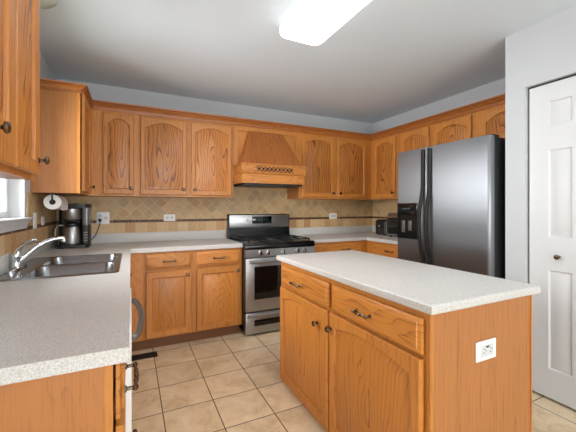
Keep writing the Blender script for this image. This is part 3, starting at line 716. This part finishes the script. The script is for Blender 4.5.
zd = fdoor('freezer_door', FYS + 0.003, FY1, 0.016, 0)
bm = B(); bx(bm, FX + 0.04, FX + 0.09, FY0 + 0.02, FY1 - 0.02, 0.005, 0.055); obj('grille', bm, 'black_plastic', t)
f = frame_of('W', FX + 0.004)
for dd, yy in ((zd, FYS + 0.036), (fd, FYS - 0.036)):
    bm = B(); pts = curve([(FX - 0.014, yy, 1.775), (FX - 0.016, yy, 1.60), (FX - 0.02, yy, 1.42), (FX - 0.045, yy, 1.30), (FX - 0.062, yy, 1.17), (FX - 0.060, yy, 1.05), (FX - 0.045, yy, 0.93), (FX - 0.02, yy, 0.82), (FX - 0.016, yy, 0.70), (FX - 0.014, yy, 0.42)], 6)
    loft(bm, [[(p.x - 0.009 * s, yy + 0.016 * c, p.z) for c, s in ((-1, -1), (1, -1), (1, 0.4), (0.55, 1), (-0.55, 1), (-1, 0.4))] for p in pts], True, True)
    obj('handle', bm, 'black_plastic', dd)
y0, y1, z0, z1 = 2.100, 2.337, 0.985, 1.312
bm = B(); n0, n1 = -0.004, 0.012
fbox(bm, f, y0, y1, n0, n1, 1.20, z1, 0.004); fbox(bm, f, y0, y0 + 0.02, n0, n1, z0, 1.2005); fbox(bm, f, y1 - 0.02, y1, n0, n1, z0, 1.2005)
fbox(bm, f, y0 + 0.02, y1 - 0.02, n0, n1, z0, z0 + 0.03); fbox(bm, f, y0 + 0.019, y1 - 0.019, -0.004, 0.0015, z0 + 0.02, 1.2005)
dp = obj('dispenser', bm, 'black', zd)
bm = B(); fbox(bm, f, 2.245, 2.285, 0.0016, 0.008, 1.04, 1.15, 0.003); fbox(bm, f, 2.165, 2.205, 0.0016, 0.010, 1.06, 1.15, 0.003); obj('paddle', bm, 'grey_handle', dp)
bm = B(); fbox(bm, f, 2.15, 2.16, 0.0118, 0.013, 1.165 + 0.05, 1.225, 0.0); fbox(bm, f, 2.18, 2.27, 0.0118, 0.013, 1.255, 1.266); obj('buttons', bm, 'blue_led', dp)

# ------------------------------------------------------------------ island
IX0, IX1, IY0, IY1 = 1.0, 1.658, 0.853, 2.178
t = thing('kitchen_island', 'oak kitchen island cabinet with two drawers and two doors', 'island', ((IX0 + IX1) / 2, (IY0 + IY1) / 2, 0))
bm = B(); bx(bm, IX0 + 0.019, IX1 - 0.01, IY0, IY1, 0, BT); obj('body', bm, 'veneer', t)
bm = B(); bx(bm, IX1 - 0.0098, IX1, IY0 - 0.004, IY1, 0, BT); obj('corner_trim', bm, 'oak_v', t)
f = frame_of('W', IX0)
face_frame(t, f, IY0 - 0.001, IY1, 0.0, BT, [(IY0 - 0.001, 0.89), (1.472, 1.54), (2.10, IY1)], [(0.0, 0.05), (0.685, 0.725), (0.845, BT)])
drawer(t, f, 0.877, 1.482, 0.716, 0.852, pull_at=(1.205, 0.778)); drawer(t, f, 1.515, 2.13, 0.716, 0.852, pull_at=(1.872, 0.772))
door(t, f, 0.877, 1.499, 0.035, 0.698, 0.034, knob_at=(1.478, 0.615), rail=0.065, rail_top=0.045)
door(t, f, 1.512, 2.140, 0.035, 0.698, 0.034, n=0.009, knob_at=(1.615, 0.602), rail=0.065, rail_top=0.045)
f = frame_of('S', IY0)
bm = B(); fbox(bm, f, 1.258, 1.388, 0.0, 0.006, 0.640, 0.722, 0.003); o = obj('outlet', bm, 'white_plastic', t, label='white wide outlet plate')
bm = B(); fbox(bm, f, 1.284, 1.362, 0.0062, 0.0085, 0.658, 0.704, 0.001); obj('receptacle', bm, 'white_paint', o)
bm = B()
for u in (1.298, 1.340):
    for z in (0.672, 0.688): fbox(bm, f, u, u + 0.009, 0.0084, 0.0092, z, z + 0.0025)
    fbox(bm, f, u + 0.014, u + 0.018, 0.0084, 0.0092, 0.679, 0.684)
fbox(bm, f, 1.316, 1.334, 0.0084, 0.0098, 0.693, 0.700)
obj('slots', bm, 'slot', o)
ct = slab([(0.981, 0.829), (1.688, 0.829), (1.688, 2.225), (0.981, 2.225)])
o = obj('countertop', ct, 'laminate'); o['label'] = 'speckled laminate top of the kitchen island'; o['category'] = 'countertop'

# ------------------------------------------------------------------ small things
def plate(name, label, cat, f, u, w, wd, ht, kind, group=None):
    p = f(u, 0, w); t = thing(name, label, cat, p, group)
    bm = B(); fbox(bm, f, u - wd / 2, u + wd / 2, 0.0, 0.006, w - ht / 2, w + ht / 2, 0.0025); obj('plate', bm, 'white_plastic', t)
    if kind == 'switch':
        for du in (-wd / 4, wd / 4) if wd > 0.09 else (0,):
            bm = B(); fbox(bm, f, u + du - 0.012, u + du + 0.012, 0.006, 0.009, w - 0.03, w + 0.03, 0.001); obj('rocker', bm, 'white_paint', t)
    else:
        wide = wd > ht
        spots = [(-0.022, 0), (0.022, 0)] if kind == 'pair' and wide else [(0, 0.024), (0, -0.024)] if kind == 'pair' else [(-0.025, 0.022), (-0.025, -0.022), (0.026, 0)]
        for i, (du, dw) in enumerate(spots):
            bm = B(); fbox(bm, f, u + du - 0.0145, u + du + 0.0145, 0.006, 0.008, w + dw - 0.0145, w + dw + 0.0145, 0.001); s = obj('socket', bm, 'white_paint', t)
            bm = B()
            for k in (-0.006, 0.005): fbox(bm, f, u + du + k, u + du + k + 0.0018, 0.0079, 0.0088, w + dw - 0.003, w + dw + 0.006)
            obj('slots', bm, 'slot', s)
    return t
f = frame_of('S', YB - 0.008)
plate('outlet', 'white double outlet and switch plate with the coffee maker plugged in', 'outlet', f, -0.252, 1.166, 0.112, 0.118, 'gang')
plate('outlet', 'small white outlet on the tiles halfway between coffee maker and range', 'outlet', f, 0.377, 1.161, 0.118, 0.074, 'pair')
plate('outlet', 'small white outlet on the tiles right of the range', 'outlet', f, 2.497, 1.155, 0.125, 0.080, 'pair')
f = frame_of('E', XL + 0.008)
plate('light_switch', 'tall white switch plate beside the window sill', 'switch', f, 2.95, 1.175, 0.085, 0.115, 'switch')
plate('outlet', 'white outlet plate on the side wall behind the coffee maker', 'outlet', f, 3.19, 1.165, 0.085, 0.07, 'pair')
# floor register
t = thing('floor_register', 'brown metal floor vent by the corner toe kick', 'vent', (0.10, 3.075, 0))
bm = B(); bx(bm, -0.03, 0.205, 2.97, 3.075, 0.0002, 0.006, 0.002); obj('frame', bm, 'register', t)
bm = B()
for k in range(13): bx(bm, -0.008 + k * 0.015, -0.001 + k * 0.015, 2.985, 3.06, 0.006, 0.0085)
obj('louvers', bm, 'black_plastic', t)
# paper towels under the corner cabinet
hx, hy0, hy1, hz = -0.530, 2.955, 3.225, 1.312
t = thing('paper_towel_holder', 'holder fixed under the corner cabinet carrying the paper towels', 'holder', (hx, 3.09, UB))
bm = B()
for y in (hy0 - 0.016, hy1 + 0.006): bx(bm, hx - 0.005, hx + 0.005, y, y + 0.008, hz - 0.008, UB - 0.0005)
bx(bm, hx - 0.012, hx + 0.012, hy0 - 0.016, hy1 + 0.014, UB - 0.006, UB - 0.0005); obj('bracket', bm, 'black_plastic', t)
bm = B(); tube(bm, [(hx, hy0 - 0.010, hz), (hx, hy1 + 0.010, hz)], 0.009, 12); obj('rod', bm, 'black_plastic', t)
t = thing('paper_towel_roll', 'white paper towel roll hanging under the corner cabinet', 'paper towels', (hx, 3.09, hz))
bm = B()
K = 40; ro, ri = 0.056, 0.020
loft(bm, [[(hx + r * math.cos(2 * math.pi * k / K), y, hz + r * math.sin(2 * math.pi * k / K)) for k in range(K)] for r, y in ((ri, hy0), (ro - 0.002, hy0), (ro, hy0 + 0.002), (ro, hy1 - 0.002), (ro - 0.002, hy1), (ri, hy1), (ri, hy0))])
bmesh.ops.remove_doubles(bm, verts=bm.verts[:], dist=1e-6); obj('roll', bm, 'paper', t)
bm = B()
loft(bm, [[(hx + r * math.cos(2 * math.pi * k / K), y, hz + r * math.sin(2 * math.pi * k / K)) for k in range(K)] for r, y in ((0.017, hy0 - 0.001), (0.0198, hy0 - 0.001), (0.0198, hy1 + 0.001), (0.017, hy1 + 0.001), (0.017, hy0 - 0.001))])
bmesh.ops.remove_doubles(bm, verts=bm.verts[:], dist=1e-6); obj('core', bm, 'cardboard', t)
bm = B(); pts = [(ro + 0.0006, 0.0), (ro + 0.0015, -0.02), (ro + 0.001, -0.045), (ro - 0.004, -0.062)]
prism(bm, pts + [(a + 0.0012, b) for a, b in pts[::-1]], hy0 + 0.002, hy1 - 0.002, lambda a, b, n: Vector((hx + a, n, hz + b))); obj('loose_sheet', bm, 'paper', t)
# coffee maker
cx, cy, cz = -0.475, 3.46, 0.9142
t = thing('coffee_maker', 'black and stainless drip coffee maker with steel carafe in the corner', 'coffee maker', (cx, cy, cz))
bm = B(); prism(bm, rrect(cx - 0.10, cx + 0.135, cy - 0.10, cy + 0.16, 0.04, 6), cz, cz + 0.028, lambda a, b, n: Vector((a, b, n))); obj('base', bm, 'black_plastic', t)
bm = B(); prism(bm, rrect(cx - 0.115, cx + 0.07, cy + 0.075, cy + 0.155, 0.03, 6), cz + 0.028, cz + 0.355, lambda a, b, n: Vector((a, b, n))); obj('tower', bm, 'black_plastic', t)
bm = B(); lathe(bm, [(0.066, 0.252), (0.07, 0.258), (0.07, 0.345), (0.066, 0.35)], (cx, cy, cz), (0, 0, 1), 32); obj('brew_head', bm, 'steel', t)
bm = B(); lathe(bm, [(0.06, 0.232), (0.064, 0.2515)], (cx, cy, cz), (0, 0, 1), 32); obj('filter_basket', bm, 'black_plastic', t)
bm = B(); prism(bm, rrect(cx - 0.072, cx + 0.14, cy - 0.072, cy + 0.155, 0.05, 6), cz + 0.3555, cz + 0.39, lambda a, b, n: Vector((a, b, n))); lathe(bm, [(0.02, 0), (0.02, 0.006), (0.0, 0.008)], (cx + 0.03, cy - 0.02, cz + 0.39), (0, 0, 1), 16); obj('lid', bm, 'black_plastic', t)
bm = B(); prism(bm, rrect(cx + 0.078, cx + 0.135, cy - 0.04, cy + 0.15, 0.02, 5), cz + 0.20, cz + 0.355, lambda a, b, n: Vector((a, b, n))); obj('water_tank', bm, 'tank', t)
bm = B(); prism(bm, rrect(cx + 0.078, cx + 0.135, cy - 0.035, cy + 0.15, 0.02, 5), cz + 0.028, cz + 0.1995, lambda a, b, n: Vector((a, b, n))); obj('side_column', bm, 'black_plastic', t)
bm = B()
for k in range(4): bx(bm, cx + 0.09, cx + 0.122, cy - 0.0375, cy - 0.0345, cz + 0.055 + 0.024 * k, cz + 0.066 + 0.024 * k)
obj('buttons', bm, 'grey_handle', t)
bm = B(); lathe(bm, [(0.060, 0.030), (0.068, 0.034), (0.070, 0.05), (0.069, 0.12), (0.064, 0.165), (0.058, 0.185)], (cx, cy, cz), (0, 0, 1), 32); cf = obj('carafe', bm, 'steel', t)
bm = B(); lathe(bm, [(0.060, 0.186), (0.062, 0.192), (0.060, 0.214), (0.03, 0.226), (0.0, 0.228)], (cx, cy, cz), (0, 0, 1), 32); obj('lid', bm, 'black_plastic', cf)
bm = B(); tube(bm, curve([(cx - 0.052, cy - 0.02, cz + 0.198), (cx - 0.098, cy - 0.045, cz + 0.195), (cx - 0.116, cy - 0.055, cz + 0.15), (cx - 0.110, cy - 0.052, cz + 0.09), (cx - 0.066, cy - 0.025, cz + 0.06)], 6), 0.010, 10); obj('handle', bm, 'grey_handle', cf)
bm = B(); tube(bm, curve([(cx + 0.13, cy + 0.10, cz + 0.05), (cx + 0.16, cy + 0.13, cz + 0.075), (-0.292, 3.66, 1.055), (-0.276, 3.70, 1.115), (-0.276, 3.712, 1.14)], 8), 0.004, 8); cd = obj('power_cord', bm, 'black_plastic', t)
bm = B(); bx(bm, -0.290, -0.264, 3.695, YB - 0.0165, 1.132, 1.162, 0.004); obj('plug', bm, 'black_plastic', cd)
# toaster and toaster oven in the right corner
t = thing('toaster', 'black two slice toaster with chrome end on the corner counter', 'toaster', (2.99, 3.25, 0.9142))
bm = B(); lp = lambda i, z: [(a, b, z) for a, b in rrect(2.90 + i, 3.08 - i, 3.155 + i, 3.36 - i, 0.035, 5)]
loft(bm, [lp(0.006, 0.924), lp(0, 0.93), lp(0, 1.09), lp(0.01, 1.108), lp(0.02, 1.115)], True, True); obj('body', bm, 'black_plastic', t)
bm = B(); bx(bm, 2.905, 3.075, 3.135, 3.1545, 0.925, 1.105, 0.008); obj('end_cap', bm, 'chrome', t)
bm = B()
for x in (2.945, 3.005): bx(bm, x, x + 0.03, 3.19, 3.33, 1.115, 1.1165)
obj('slots', bm, 'slot', t)
bm = B(); bx(bm, 2.88, 2.90, 3.24, 3.27, 1.03, 1.045, 0.003); obj('lever', bm, 'chrome', t)
bm = B()
for x in (2.94, 3.04):
    for y in (3.20, 3.32): bx(bm, x - 0.01, x + 0.01, y - 0.01, y + 0.01, 0.9142, 0.925)
obj('foot', bm, 'black_plastic', t)
t = thing('toaster_oven', 'toaster oven with dark glass door half hidden behind the refrigerator', 'toaster oven', (2.97, 2.84, 0.9142))
bm = B(); bx(bm, 2.83, 3.16, 2.62, 3.045, 0.930, 1.205, 0.01); obj('body', bm, 'steel', t)
bm = B(); bx(bm, 2.822, 2.8295, 2.73, 3.032, 0.955, 1.175, 0.003); dd = obj('door', bm, 'dark_glass', t)
bm = B(); tube(bm, [(2.80, 2.76, 1.16), (2.80, 3.01, 1.16)], 0.008, 10); bx(bm, 2.80, 2.823, 2.76, 2.772, 1.155, 1.165); bx(bm, 2.80, 2.823, 2.998, 3.01, 1.155, 1.165); obj('handle', bm, 'chrome', dd)
for z in (0.985, 1.06, 1.135):
    bm = B(); lathe(bm, [(0.02, 0), (0.018, 0.018), (0.0, 0.019)], (2.8295, 2.675, z), (-1, 0, 0), 16); obj('knob', bm, 'black_plastic', t)
bm = B()
for x in (2.86, 3.13):
    for y in (2.65, 3.015): bx(bm, x - 0.012, x + 0.012, y - 0.012, y + 0.012, 0.9142, 0.931)
obj('foot', bm, 'black_plastic', t)
